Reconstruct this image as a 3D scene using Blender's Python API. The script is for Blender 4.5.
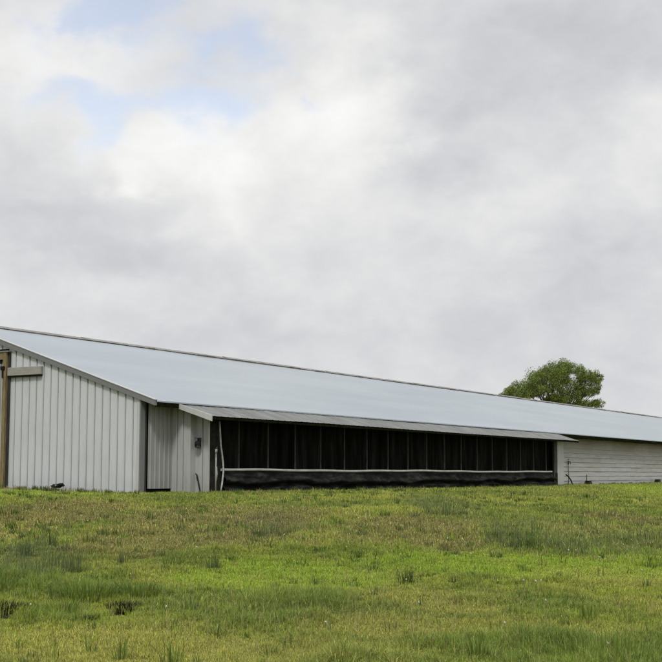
import bpy, bmesh, math, random
import numpy as np
from mathutils import Vector, Matrix
random.seed(7); rng = np.random.default_rng(7)
for o in list(bpy.data.objects): bpy.data.objects.remove(o)
SC = bpy.context.scene; COL = SC.collection

# ------------------------------------------------------------------ camera
YAW, PIT = math.radians(29.894), math.radians(6.3223)
CAM = np.array([-26.048, -20.521, 0.403])
FW = np.array([math.cos(YAW)*math.cos(PIT), math.sin(YAW)*math.cos(PIT), math.sin(PIT)])
RT = np.array([math.sin(YAW), -math.cos(YAW), 0.0]); UP = np.cross(RT, FW)
cd = bpy.data.cameras.new('camera'); cam = bpy.data.objects.new('camera', cd); COL.objects.link(cam)
cam.location = CAM
cam.rotation_euler = Matrix((RT, UP, -FW)).transposed().to_euler()
cd.sensor_width = 36; cd.sensor_fit = 'HORIZONTAL'; cd.lens = 36*1299.91/662
cd.clip_start = 0.1; cd.clip_end = 6000
SC.camera = cam
SC.render.resolution_x = 1024; SC.render.resolution_y = 1024

# ------------------------------------------------------------------ colour management, world, sun
SC.view_settings.view_transform = 'Standard'; SC.view_settings.look = 'None'
SC.view_settings.exposure = 0.10; SC.view_settings.gamma = 1.0
try: SC.view_settings.use_curve_mapping = False
except Exception: pass
SUN_TO = Vector((-0.80, -0.42, 0.95)).normalized()
SUN_EL = math.asin(SUN_TO.z); SUN_AZ = math.atan2(SUN_TO.x, SUN_TO.y)
sl = bpy.data.lights.new('sun', 'SUN'); sl.energy = 1.5; sl.angle = math.radians(10); sl.color = (1, .96, .90)
so = bpy.data.objects.new('sun', sl); COL.objects.link(so)
so.rotation_euler = SUN_TO.to_track_quat('Z', 'Y').to_euler(); so.location = (-20, -20, 30)

def px_ray(u, v):
    r = FW*1299.91 + RT*(u-331) - UP*(v-331); return r/np.linalg.norm(r)
W = bpy.data.worlds.new('World'); SC.world = W; W.use_nodes = True
nt = W.node_tree; nt.nodes.clear(); L = nt.links.new
def N(t, **k):
    n = nt.nodes.new(t)
    for a, b in k.items(): setattr(n, a, b)
    return n
def _in(sock, v):
    if isinstance(v, bpy.types.NodeSocket): nt.links.new(v, sock)
    else: sock.default_value = v
def M(op, a, b=0.0, c=0.0, clamp=False):
    n = N('ShaderNodeMath', operation=op); n.use_clamp = clamp
    _in(n.inputs[0], a); _in(n.inputs[1], b); _in(n.inputs[2], c); return n.outputs[0]
def MR(v, a, b, c, d, interp='SMOOTHSTEP'):
    n = N('ShaderNodeMapRange', interpolation_type=interp)
    _in(n.inputs[0], v)
    for i, q in enumerate((a, b, c, d)): n.inputs[i+1].default_value = q
    return n.outputs[0]
def NZ(vec, scale, detail=4, rough=.5, dist=0.0, lac=2.0):
    n = N('ShaderNodeTexNoise'); _in(n.inputs['Vector'], vec)
    n.inputs['Scale'].default_value = scale; n.inputs['Detail'].default_value = detail
    n.inputs['Roughness'].default_value = rough; n.inputs['Distortion'].default_value = dist
    n.inputs['Lacunarity'].default_value = lac
    return n
def MIXC(f, a, b, mode='MIX'):
    n = N('ShaderNodeMix', data_type='RGBA', blend_type=mode); n.clamp_factor = True
    _in(n.inputs[0], f); _in(n.inputs[6], a); _in(n.inputs[7], b); return n.outputs[2]
tc = N('ShaderNodeTexCoord'); sx = N('ShaderNodeSeparateXYZ'); L(tc.outputs['Generated'], sx.inputs[0])
X_, Y_, Z_ = sx.outputs
# azimuth / elevation of the direction, in degrees from the barn's heading
az = M('MULTIPLY', M('ARCTAN2', M('SUBTRACT', M('MULTIPLY', X_, math.sin(YAW)), M('MULTIPLY', Y_, math.cos(YAW))),
      M('ADD', M('MULTIPLY', X_, math.cos(YAW)), M('MULTIPLY', Y_, math.sin(YAW)))), 57.2958)
el = M('MULTIPLY', M('ARCSINE', Z_), 57.2958)
cv = N('ShaderNodeCombineXYZ'); _in(cv.inputs[0], M('MULTIPLY', az, .1)); _in(cv.inputs[1], M('MULTIPLY', el, .15))
ae = cv.outputs[0]
w1 = NZ(ae, 3.0, 5, .55); sw = N('ShaderNodeSeparateXYZ'); L(w1.outputs['Color'], sw.inputs[0])
azw = M('ADD', az, M('MULTIPLY', M('SUBTRACT', sw.outputs[0], .5), 5.5))
elw = M('ADD', el, M('MULTIPLY', M('SUBTRACT', sw.outputs[1], .5), 4.0))
def blob(u, v, ru, rv, amp):
    r = px_ray(u, v)
    a0 = math.degrees(math.atan2(r[0]*math.sin(YAW)-r[1]*math.cos(YAW), r[0]*math.cos(YAW)+r[1]*math.sin(YAW)))
    e0 = math.degrees(math.asin(r[2])); k = math.degrees(1/1299.91)
    da = M('DIVIDE', M('SUBTRACT', azw, a0), ru*k); de = M('DIVIDE', M('SUBTRACT', elw, e0), rv*k)
    d2 = M('ADD', M('MULTIPLY', da, da), M('MULTIPLY', de, de))
    return M('MULTIPLY', M('EXPONENT', M('MULTIPLY', d2, -1.0)), amp)
def total(lst):
    s = None
    for b in lst:
        g = blob(*b); s = g if s is None else M('ADD', s, g)
    return s
bright = total([(60, 60, 90, 60, .13), (190, 150, 90, 45, .17), (350, 120, 75, 70, .17), (250, 230, 80, 40, .06), (130, 185, 26, 16, .10), (235, 190, 30, 30, .06),
    (470, 135, 50, 25, .06), (650, 140, 45, 50, .10), (470, 205, 90, 35, .08), (90, 290, 110, 30, .05), (330, 20, 80, 30, .04), (400, 290, 100, 30, .05),
    (445, 130, 60, 60, -.10), (580, 40, 130, 55, -.09), (440, 180, 60, 30, -.05), (50, 225, 80, 24, -.06), (150, 262, 80, 26, -.07),
    (540, 300, 110, 35, -.06), (20, 300, 60, 20, -.03), (600, 250, 70, 30, -.05), (250, 330, 120, 25, -.05), (600, 380, 90, 30, -.03), (200, 375, 90, 20, -.01)])
blue = total([(150, 75, 150, 90, .24), (120, 6, 62, 30, 1.15), (250, 45, 30, 26, .85), (205, 60, 24, 14, .7), (205, 108, 46, 22, 1.1), (62, 92, 44, 18, .85), (107, 130, 24, 30, .9), (75, 20, 30, 14, .5),
    (130, 105, 40, 12, .5), (312, 97, 12, 10, .6)])
n2 = NZ(ae, 4.0, 8, .58, .35).outputs[0]; n3 = NZ(ae, 1.6, 5, .5, .3).outputs[0]
bl = M('ADD', blue, M('MULTIPLY', M('SUBTRACT', n2, .5), .9))
away = MR(M('ABSOLUTE', az), 22, 45, 0, .9)                       # broken cloud elsewhere in the sky
bl = M('ADD', bl, M('MULTIPLY', M('SUBTRACT', MR(n3, .42, .70, 0, 1), .45), away))
bmask = MR(bl, .08, 1.15, 0, .66)
lum = M('ADD', .675, M('MULTIPLY', bright, 1.15))
lum = M('ADD', lum, M('MULTIPLY', M('SUBTRACT', n2, .5), .17))
lum = M('ADD', lum, M('MULTIPLY', M('SUBTRACT', n3, .5), .12))
# overcast skies are brighter towards the zenith
lum = M('MULTIPLY', lum, MR(el, 27, 75, 1.0, 2.3))
warm = MIXC(MR(lum, .58, .82, 0, 1), (0.945, 0.965, 1.0, 1), (1.0, 0.995, .985, 1))
cl = N('ShaderNodeVectorMath', operation='SCALE'); L(warm, cl.inputs[0]); _in(cl.inputs['Scale'], M('MULTIPLY', lum, 10.0))
sky = N('ShaderNodeTexSky', sky_type='NISHITA'); sky.sun_disc = False
sky.sun_elevation = SUN_EL; sky.sun_rotation = SUN_AZ; sky.air_density = 1.2; sky.dust_density = 1.0
skc = N('ShaderNodeVectorMath', operation='SCALE'); tnt = N('ShaderNodeVectorMath', operation='MULTIPLY'); L(sky.outputs[0], tnt.inputs[0]); tnt.inputs[1].default_value = (1.16, .93, .84); L(tnt.outputs[0], skc.inputs[0]); skc.inputs['Scale'].default_value = 1.95
out = MIXC(bmask, cl.outputs[0], skc.outputs[0])
bg = N('ShaderNodeBackground'); L(out, bg.inputs[0]); bg.inputs[1].default_value = 0.1
wo = N('ShaderNodeOutputWorld'); L(bg.outputs[0], wo.inputs[0])

# ------------------------------------------------------------------ helpers
def tag(o, label=None, cat=None, group=None, kind=None):
    if label: o['label'] = label
    if cat: o['category'] = cat
    if group: o['group'] = group
    if kind: o['kind'] = kind
    return o
def empty(name, loc=(0, 0, 0)):
    o = bpy.data.objects.new(name, None); COL.objects.link(o); o.location = loc; o.empty_display_size = .2; return o
def link(name, me, mat, parent=None):
    o = bpy.data.objects.new(name, me); COL.objects.link(o)
    if mat: me.materials.append(mat)
    if parent:
        o.parent = parent
    return o
def mesh(name, V, Fc, mat, parent=None, smooth=False, off=None):
    if parent is not None and off is None:                       # geometry is given in world coordinates
        p = parent; off = Vector((0, 0, 0))
        while p is not None: off = off + p.location; p = p.parent
    if off is not None: V = [(v[0]-off[0], v[1]-off[1], v[2]-off[2]) for v in V]
    me = bpy.data.meshes.new(name); me.from_pydata([tuple(map(float, v)) for v in V], [], Fc); me.update()
    if smooth: me.shade_smooth()
    return link(name, me, mat, parent)
class MB:
    def __init__(s): s.v = []; s.f = []
    def add(s, V, Fc):
        k = len(s.v); s.v += list(V); s.f += [tuple(i+k for i in f) for f in Fc]
    def box(s, x0, x1, y0, y1, z0, z1, b=0.0):
        bm = bmesh.new(); bmesh.ops.create_cube(bm, size=1)
        bmesh.ops.scale(bm, vec=(x1-x0, y1-y0, z1-z0), verts=bm.verts)
        bmesh.ops.translate(bm, vec=((x0+x1)/2, (y0+y1)/2, (z0+z1)/2), verts=bm.verts)
        if b: bmesh.ops.bevel(bm, geom=list(bm.edges), offset=b, segments=1, affect='EDGES')
        s.bm(bm)
    def bm(s, bm):
        bm.verts.index_update()
        s.add([tuple(v.co) for v in bm.verts], [[v.index for v in f.verts] for f in bm.faces]); bm.free()
    def hexa(s, P):                                              # 8 corners: bottom 4, top 4
        s.add(P, [(3, 2, 1, 0), (4, 5, 6, 7), (0, 1, 5, 4), (1, 2, 6, 5), (2, 3, 7, 6), (3, 0, 4, 7)])
    def tube(s, pts, r, n=10, cap=True):
        pts = [Vector(p) for p in pts]; rr = r if isinstance(r, (list, tuple)) else [r]*len(pts)
        rings = []; ref = Vector((0.13, 1, .07)).normalized()
        for i, p in enumerate(pts):
            t = (pts[min(i+1, len(pts)-1)]-pts[max(i-1, 0)]).normalized()
            if abs(t.dot(ref)) > .95: ref = Vector((1, .1, 0)).normalized()
            a = t.cross(ref).normalized(); b = t.cross(a)
            rings.append([p+(a*math.cos(q)+b*math.sin(q))*rr[i] for q in [2*math.pi*j/n for j in range(n)]])
        k = len(s.v); s.v += [tuple(v) for R in rings for v in R]
        for i in range(len(pts)-1):
            for j in range(n): s.f.append((k+i*n+j, k+i*n+(j+1) % n, k+(i+1)*n+(j+1) % n, k+(i+1)*n+j))
        if cap: s.f.append(tuple(k+j for j in range(n))[::-1]); s.f.append(tuple(k+(len(pts)-1)*n+j for j in range(n)))
    def build(s, name, mat, parent=None, smooth=False): return mesh(name, s.v, s.f, mat, parent, smooth)

# value noise in numpy
def _hash(ix, iy, s):
    h = (ix.astype(np.int64)*374761393 + iy.astype(np.int64)*668265263 + s*974711) & 0x7fffffff
    h = ((h ^ (h >> 13))*1274126177) & 0x7fffffff
    return ((h ^ (h >> 16)) & 0xffff)/65535.0
def vnoise(x, y, s=0):
    x = np.asarray(x, float); y = np.asarray(y, float)
    ix, iy = np.floor(x), np.floor(y); fx, fy = x-ix, y-iy
    fx = fx*fx*(3-2*fx); fy = fy*fy*(3-2*fy)
    a, b, c, d = _hash(ix, iy, s), _hash(ix+1, iy, s), _hash(ix, iy+1, s), _hash(ix+1, iy+1, s)
    return (a*(1-fx)+b*fx)*(1-fy)+(c*(1-fx)+d*fx)*fy
def fbm(x, y, s=0, o=4):
    r = 0; a = 1; t = 0
    for i in range(o): r = r+a*vnoise(x*2**i, y*2**i, s+i*17); t += a; a *= .55
    return r/t
def sstep(a, b, x):
    t = np.clip((np.asarray(x, float)-a)/(b-a), 0, 1); return t*t*(3-2*t)
BL, BW = 90.0, 13.28                                              # barn footprint
def Dist(x, y):
    dx = np.maximum(np.maximum(-x, x-BL), 0); dy = np.maximum(np.maximum(-y, y-BW), 0); return np.hypot(dx, dy)
F2, R2_ = np.array([math.cos(YAW), math.sin(YAW)]), np.array([math.sin(YAW), -math.cos(YAW)])
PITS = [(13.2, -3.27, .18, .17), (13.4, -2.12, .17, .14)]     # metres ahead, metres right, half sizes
def pits(x, y):                                                   # bare hollows in the meadow, also the mask of their painted shade
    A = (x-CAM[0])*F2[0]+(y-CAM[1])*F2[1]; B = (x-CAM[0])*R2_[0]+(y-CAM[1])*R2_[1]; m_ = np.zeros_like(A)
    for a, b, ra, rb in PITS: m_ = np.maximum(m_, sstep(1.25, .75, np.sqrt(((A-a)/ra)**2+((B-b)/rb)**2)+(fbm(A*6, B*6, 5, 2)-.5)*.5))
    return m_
def ground_z(x, y):
    x = np.asarray(x, float); y = np.asarray(y, float); D = Dist(x, y)
    z = -.07-1.15*sstep(1.5, 27, D)
    z = z+.17*np.exp(-((y-6)/3.6)**2)*np.exp(-(x/1.6)**2)*(x < .5)       # soil heaped against the gable
    z = z-.04*pits(x, y)
    z = z+.06*sstep(36, 46, x)*np.exp(-((y+1.5)/1.6)**2)
    z = z+(fbm(x*.35, y*.35, 3, 3)-.5)*.16*sstep(3, 9, D)+(fbm(x*1.6, y*1.6, 9, 3)-.5)*.05*sstep(1.0, 4, D)
    return z

# ------------------------------------------------------------------ materials
def mat(name, col, rough=.6, metal=0.0, spec=.5):
    m = bpy.data.materials.new(name); m.use_nodes = True; b = m.node_tree.nodes['Principled BSDF']
    b.inputs['Base Color'].default_value = (*col, 1); b.inputs['Roughness'].default_value = rough
    b.inputs['Metallic'].default_value = metal; b.inputs['Specular IOR Level'].default_value = spec
    return m
class use:                                                        # point the node helpers at a material
    def __init__(s, m): s.m = m
    def __enter__(s):
        global nt; s.o = nt; nt = s.m.node_tree; return nt.nodes['Principled BSDF']
    def __exit__(s, *a):
        global nt; nt = s.o
def objco(scale=(1, 1, 1)):
    t = N('ShaderNodeTexCoord'); m = N('ShaderNodeMapping'); nt.links.new(t.outputs['Object'], m.inputs[0]); m.inputs['Scale'].default_value = scale
    return m.outputs[0]
def ramp(f, stops):
    n = N('ShaderNodeValToRGB'); _in(n.inputs[0], f); cr = n.color_ramp
    while len(cr.elements) > 1: cr.elements.remove(cr.elements[0])
    cr.elements[0].position = stops[0][0]; cr.elements[0].color = (*stops[0][1], 1)
    for p, c in stops[1:]:
        e = cr.elements.new(p); e.color = (*c, 1)
    return n.outputs[0]
def bump(b, h, dist, strength=1.0):
    n = N('ShaderNodeBump'); _in(n.inputs['Height'], h); n.inputs['Distance'].default_value = dist; n.inputs['Strength'].default_value = strength
    nt.links.new(n.outputs[0], b.inputs['Normal'])

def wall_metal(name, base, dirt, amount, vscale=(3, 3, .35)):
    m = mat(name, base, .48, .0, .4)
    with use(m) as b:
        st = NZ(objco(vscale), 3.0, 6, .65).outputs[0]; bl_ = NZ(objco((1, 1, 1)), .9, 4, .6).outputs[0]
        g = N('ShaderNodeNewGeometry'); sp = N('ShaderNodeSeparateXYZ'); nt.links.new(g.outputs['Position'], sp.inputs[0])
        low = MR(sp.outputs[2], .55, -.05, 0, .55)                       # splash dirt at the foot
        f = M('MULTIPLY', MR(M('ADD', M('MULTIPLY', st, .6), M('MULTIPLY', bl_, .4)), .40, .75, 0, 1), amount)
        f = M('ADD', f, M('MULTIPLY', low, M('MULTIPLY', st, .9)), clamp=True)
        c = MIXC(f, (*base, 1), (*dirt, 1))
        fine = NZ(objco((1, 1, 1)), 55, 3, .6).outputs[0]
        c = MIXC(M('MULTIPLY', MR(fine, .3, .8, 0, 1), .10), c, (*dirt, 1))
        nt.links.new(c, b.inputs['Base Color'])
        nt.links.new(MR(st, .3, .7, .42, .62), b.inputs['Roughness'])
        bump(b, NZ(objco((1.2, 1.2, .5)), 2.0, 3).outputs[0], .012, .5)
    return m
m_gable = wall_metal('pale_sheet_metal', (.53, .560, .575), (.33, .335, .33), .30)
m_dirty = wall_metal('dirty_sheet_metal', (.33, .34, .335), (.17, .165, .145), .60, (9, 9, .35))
m_panel = wall_metal('white_panel_metal', (.45, .465, .465), (.28, .28, .26), .5)
m_trim = wall_metal('grey_trim_metal', (.165, .17, .175), (.15, .148, .14), .35)
m_ltrim = wall_metal('light_trim_metal', (.46, .475, .47), (.27, .25, .21), .5)

m_roof = mat('galvanised_roof', (.44, .49, .53), .42, .6, .5)
with use(m_roof) as b:
    big = NZ(objco((.10, .5, 1)), 1.2, 5, .6).outputs[0]; fine = NZ(objco((.6, 2.2, 1)), 7, 5, .65).outputs[0]
    c = MIXC(MR(big, .35, .7, 0, .6), (.375, .43, .47, 1), (.47, .515, .55, 1))
    c = MIXC(MR(fine, .56, .85, 0, .22), c, (.34, .36, .37, 1))
    nt.links.new(c, b.inputs['Base Color'])
    nt.links.new(MR(M('ADD', M('MULTIPLY', big, .5), M('MULTIPLY', fine, .5)), .3, .7, .27, .40), b.inputs['Roughness'])
    wv = N('ShaderNodeTexWave', wave_type='BANDS', bands_direction='X'); nt.links.new(objco((1, 1, 1)), wv.inputs[0]); wv.inputs['Scale'].default_value = 1.24
    h = M('ADD', M('MULTIPLY', MR(wv.outputs[1], .80, 1, 0, 1), 1.8), M('MULTIPLY', NZ(objco((.5, 1, 1)), 1.4, 3).outputs[0], 1.2))
    bump(b, h, .005, .16)
m_lroof = mat('weathered_roof_sheet', (.30, .31, .30), .6, .2, .3)
with use(m_lroof) as b:
    a1 = NZ(objco((1.6, .5, 1)), 1.8, 6, .65).outputs[0]; a2 = NZ(objco((6, 1, 1)), 4, 4, .6).outputs[0]
    c = ramp(a1, [(.3, (.125, .13, .128)), (.5, (.165, .172, .168)), (.68, (.235, .242, .235))])
    c = MIXC(MR(a2, .58, .8, 0, .45), c, (.11, .10, .085, 1))
    nt.links.new(c, b.inputs['Base Color']); bump(b, a2, .004, .4)

m_siding = mat('weathered_boards', (.4, .4, .38), .75, 0, .2)
with use(m_siding) as b:
    at = N('ShaderNodeAttribute', attribute_name='board'); g = N('ShaderNodeNewGeometry'); sp = N('ShaderNodeSeparateXYZ'); nt.links.new(g.outputs['Position'], sp.inputs[0])
    gr = NZ(objco((.35, 1, 9)), 2.6, 6, .68).outputs[0]; bl_ = NZ(objco((.3, 1, .8)), 1.2, 4, .6).outputs[0]
    c = ramp(gr, [(.28, (.24, .24, .225)), (.46, (.40, .41, .405)), (.7, (.50, .51, .505))])
    c = MIXC(M('MULTIPLY', at.outputs['Fac'], .45), c, (.30, .285, .25, 1))
    st = M('MULTIPLY', MR(sp.outputs[2], 1.15, 1.9, 0, .75), MR(bl_, .3, .6, .35, 1))
    c = MIXC(st, c, (.27, .235, .18, 1))                              # brown run-off stain under the eave
    c = MIXC(M('MULTIPLY', MR(sp.outputs[2], .3, .0, 0, .4), gr), c, (.20, .18, .13, 1))
    nt.links.new(c, b.inputs['Base Color']); bump(b, gr, .004, .5)

def wood(name, a, bcol, rough=.85, sc=(8, 8, .8)):
    m = mat(name, a, rough, 0, .2)
    with use(m) as b:
        g = NZ(objco(sc), 3, 6, .7).outputs[0]
        nt.links.new(ramp(g, [(.3, bcol), (.65, a)]), b.inputs['Base Color']); bump(b, g, .005, .5)
    return m
m_post = wood('old_yellowed_timber', (.27, .215, .11), (.09, .072, .035), .85, (14, 14, 1.2))
m_eave = wood('mossy_eave_shade', (.016, .019, .008), (.003, .0035, .002), .95, (3, 3, 3))  # mossy tone, taken near black to paint the shade under the overhang
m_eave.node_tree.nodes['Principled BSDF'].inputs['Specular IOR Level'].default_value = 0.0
m_board = wood('grey_board', (.33, .32, .295), (.22, .21, .19), .8, (.8, 1.5, 8))
m_ridge = wood('stained_ridge_edge', (.16, .14, .11), (.035, .03, .025), .8, (1.3, 4, 4))
m_ridgel = wood('ridge_cap_metal', (.30, .305, .30), (.10, .09, .075), .6, (.7, 4, 4))
m_dark = mat('dark_interior', (.012, .012, .011), .9, 0, .1)
m_gap_shade = wood('gap_shade_strip', (.050, .048, .042), (.02, .019, .016))  # dark colour painting the shade in recesses and beside the post
m_pvc = mat('white_plastic_pipe', (.58, .58, .56), .55, 0, .3)
with use(m_pvc) as b:
    nt.links.new(ramp(NZ(objco((1, 6, 6)), 2.5, 5, .7).outputs[0], [(.3, (.27, .265, .24)), (.62, (.50, .505, .49))]), b.inputs['Base Color'])
m_stud = wood('grey_stud', (.085, .085, .072), (.03, .03, .025), .9, (8, 8, 2.2))
m_steel = wood('dull_steel', (.36, .36, .34), (.20, .19, .17), .5)
m_black = mat('black_plastic', (.018, .018, .02), .6, 0, .15)
with use(m_black) as b:
    nt.links.new(ramp(NZ(objco(), 14, 4, .6).outputs[0], [(.35, (.008, .008, .009)), (.7, (.022, .021, .020))]), b.inputs['Base Color'])
m_cloth = mat('black_curtain_cloth', (.02, .02, .018), .9, 0, .04)
with use(m_cloth) as b:
    n = NZ(objco((2.4, 2, .25)), 2.2, 5, .6).outputs[0]
    nt.links.new(ramp(n, [(.35, (.003, .003, .003)), (.52, (.008, .0078, .0065)), (.72, (.024, .022, .018))]), b.inputs['Base Color'])
m_tarp = mat('black_tarpaulin', (.03, .032, .032), .8, 0, .08)
with use(m_tarp) as b:
    n = NZ(objco((.9, 2, 2.5)), 2.2, 5, .65).outputs[0]
    nt.links.new(ramp(n, [(.38, (.006, .0065, .006)), (.52, (.018, .019, .017)), (.68, (.050, .052, .046))]), b.inputs['Base Color'])
    bump(b, NZ(objco((1.3, 1, 3)), 9, 5, .7, 1.0).outputs[0], .05, .9)

m_ground = mat('soil_and_thatch', (.12, .11, .06), .95, 0, .1)
with use(m_ground) as b:
    t = N('ShaderNodeNewGeometry'); P = t.outputs['Position']
    n1 = NZ(P, .25, 5, .6).outputs[0]; n2_ = NZ(P, 3.5, 6, .7).outputs[0]; n4 = NZ(P, 30, 4, .7).outputs[0]
    c = MIXC(MR(n1, .38, .62, 0, 1), (.13, .15, .036, 1), (.19, .175, .065, 1))
    c = MIXC(MR(n2_, .45, .7, 0, .8), c, (.075, .095, .022, 1))
    c = MIXC(MR(n4, .45, .75, 0, .5), c, (.26, .22, .12, 1))
    at = N('ShaderNodeAttribute', attribute_name='soil')
    c = MIXC(at.outputs['Fac'], c, ramp(n4, [(.3, (.17, .135, .09)), (.7, (.31, .255, .175))]))
    at = N('ShaderNodeAttribute', attribute_name='hollow_shade'); c = MIXC(at.outputs['Fac'], c, (.012, .011, .008, 1))  # shade in the hollows painted as a near-black ground colour
    nt.links.new(c, b.inputs['Base Color']); bump(b, M('ADD', n4, n2_), .03, .7)

def vcol_mat(name, rough=.6, trans=.25, spec=.25):
    m = mat(name, (.1, .15, .03), rough, 0, spec)
    with use(m) as b:
        at = N('ShaderNodeAttribute', attribute_name='tint'); nt.links.new(at.outputs['Color'], b.inputs['Base Color'])
        tr = N('ShaderNodeBsdfTranslucent'); nt.links.new(at.outputs['Color'], tr.inputs[0])
        mx = N('ShaderNodeMixShader'); mx.inputs[0].default_value = trans
        nt.links.new(b.outputs[0], mx.inputs[1]); nt.links.new(tr.outputs[0], mx.inputs[2])
        nt.links.new(mx.outputs[0], nt.nodes['Material Output'].inputs[0])
    return m
m_grass = vcol_mat('grass_blades', .62, .25); m_leaf = vcol_mat('tree_leaves', .5, .22, .3)
m_bark = wood('bark', (.11, .085, .06), (.045, .036, .028), .9, (3, 3, .6))

# ------------------------------------------------------------------ ground
def axis(lo, hi, step, far, g=1.22):
    c = list(np.arange(lo, hi+1e-6, step)); s = step; x = hi
    while x < far: s *= g; x += s; c.append(x)
    s = step; x = lo
    while x > -far: s *= g; x -= s; c.insert(0, x)
    return np.array(c)
gx = np.sort(np.concatenate([axis(-27, 60, .3, 3000), np.arange(-17, -14.5, .07)+.013])); gy = np.sort(np.concatenate([axis(-26, 8, .3, 3000), np.arange(-13.2, -10, .07)+.017]))
GX, GY = np.meshgrid(gx, gy, indexing='ij'); GZ = ground_z(GX, GY)
nx, ny = GX.shape
me = bpy.data.meshes.new('ground')
idx = np.arange(nx*ny).reshape(nx, ny)
q = np.stack([idx[:-1, :-1], idx[1:, :-1], idx[1:, 1:], idx[:-1, 1:]], -1).reshape(-1, 4)
me.vertices.add(nx*ny); me.vertices.foreach_set('co', np.stack([GX, GY, GZ], -1).astype(np.float32).ravel())
me.loops.add(q.size); me.loops.foreach_set('vertex_index', q.astype(np.int32).ravel())
me.polygons.add(len(q)); me.polygons.foreach_set('loop_start', np.arange(0, q.size, 4, dtype=np.int32))
me.update(); me.shade_smooth()
DD = Dist(GX, GY)
def soilf(x, y):
    D = Dist(x, y); edge = fbm(np.asarray(x)*1.3, np.asarray(y)*1.3, 31, 3)
    return sstep(1.25, .4, D-(edge-.5)*1.1)*np.where(np.asarray(y) > -.2, 1, .55)
sa = me.attributes.new('soil', 'FLOAT', 'POINT'); sa.data.foreach_set('value', soilf(GX, GY).astype(np.float32).ravel())
wa_ = me.attributes.new('hollow_shade', 'FLOAT', 'POINT'); wa_.data.foreach_set('value', pits(GX, GY).astype(np.float32).ravel())
tag(link('ground', me, m_ground), kind='structure')

# ------------------------------------------------------------------ the poultry barn
H, W2, SL = 2.435, 6.64, .3394
zr = H+SL*W2; OE = .518; OG = .05; ze = H-SL*OE
barn = empty('poultry_barn', (0, 0, 0))
tag(barn, 'long low poultry barn with pale ribbed gable, shiny metal roof and a black curtained lean-to', 'barn')
def ribbed(name, org, ud, vd, nd, length, v0, v1, mt, parent, sp=.2515, first=.2515, s=.016, top=.014, h=.022, groove=.012, gd=.02, th=.0):
    org, ud, vd, nd = map(Vector, (org, ud, vd, nd)); pr = [(0, 0)]; u = first
    while u+.06 < length:
        pr += [(u-s-top/2-groove-.004, 0)]
        if groove: pr += [(u-s-top/2-groove, -gd), (u-s-top/2-.004, -gd)]
        pr += [(u-s-top/2, 0), (u-top/2, h), (u+top/2, h), (u+s+top/2, 0)]
        u += sp
    pr.append((length, 0)); V = []; Fc = []
    for i, (a, n) in enumerate(pr):
        V += [org+ud*a+nd*n+vd*v0(a), org+ud*a+nd*n+vd*v1(a)]
        if i: Fc.append((2*i-2, 2*i, 2*i+1, 2*i-1))
    return mesh(name, V, Fc, mt, parent)
# gable facing the camera side: seen from -x ; u runs along +y
GT = lambda y: (H+SL*min(y, 2*W2-y))-.05
# split at the ridge so the peak is exact
door_y0, door_y1, door_z = 4.66, 2*W2-4.66, 3.62
gw = MB()
def ribbed_into(mb, y0, y1, bot, top, x=0.0, phase=0.0, nd=-1, sp=.2515):
    pr = [(y0, 0)]; k = math.ceil((y0-phase+.05)/sp); u = phase+k*sp
    while u+.04 < y1:
        pr += [(u-.050, 0), (u-.047, -.04), (u-.022, -.04), (u-.019, 0), (u-.007, .024), (u+.007, .024), (u+.023, 0)]; u += sp
    pr.append((y1, 0)); base = len(mb.v)
    for i, (a, n) in enumerate(pr):
        mb.v += [(x+nd*n, a, bot(a)), (x+nd*n, a, top(a))]
        if i: mb.f.append((base+2*i-2, base+2*i-1, base+2*i+1, base+2*i))
B0 = lambda y: -.25
ribbed_into(gw, .0, 4.50, B0, GT); ribbed_into(gw, 4.50, W2, lambda y: 3.80, GT)
ribbed_into(gw, W2, 2*W2-4.5, lambda y: 3.80, GT); ribbed_into(gw, 2*W2-4.5, 2*W2, B0, GT)
gw.build('gable_wall', m_gable, barn)
c = MB(); c.box(-.034, .0, -.004, .085, -.25, H-.03); c.build('corner_trim', m_ltrim, barn)
c = MB(); c.box(-.034, .15, -.044, -.006, -.25, H-.08); c.build('corner_board', m_trim, barn)
c = MB(); c.box(.155, .27, -.008, .04, -.25, H-.08); c.build('corner_gap_shade', m_gap_shade, barn)  # dark strip painting the recess shadow beside the corner
# doorway in the gable: jamb posts, header, sliding door of pale sheet
p = MB(); p.box(-.13, -.03, 4.49, 4.61, -.2, 3.70, .006); p.build('door_post', m_post, barn)
p = MB(); p.box(-.13, -.03, 2*W2-4.62, 2*W2-4.44, -.2, 3.70, .006); p.build('door_post', m_post, barn)
p = MB(); p.box(-.12, -.03, 4.62, 2*W2-4.62, 3.50, 3.70, .006); p.build('door_header', m_post, barn)
p = MB(); p.box(-.15, -.03, 4.40, 2*W2-4.40, 3.70, 3.74, .004); p.build('drip_cap', m_trim, barn)
p = MB(); p.box(-.05, -.022, 4.41, 4.485, -.2, 3.70); p.build('jamb_shadow', m_gap_shade, barn)  # dark strip painting the post's shadow on the wall
hg = MB(); hg.box(-.17, -.12, 4.52, 4.66, 3.22, 3.32, .01); hg.tube([(-.15, 4.58, 3.32), (-.15, 4.58, 3.22), (-.15, 4.58, 3.0)], .022); hg.tube([(-.16, 4.62, 3.42), (-.16, 4.78, 3.42)], .035)
hg.build('door_hanger', m_dark, barn)
d = MB(); ribbed_into(d, 4.66, 2*W2-4.66, lambda y: -.05, lambda y: 3.46, x=-.03); door = d.build('sliding_door', m_panel, barn)
tr = MB(); tr.box(-.125, -.02, 3.25, 4.44, 3.055, 3.275, .008); tr.build('door_track_cover', m_board, barn)
tb = MB(); tb.box(-.10, -.018, 3.28, 4.44, 3.015, 3.052); tb.build('door_track_shade', m_dark, barn)  # dark strip drawn as the shadow line under the cover
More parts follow.
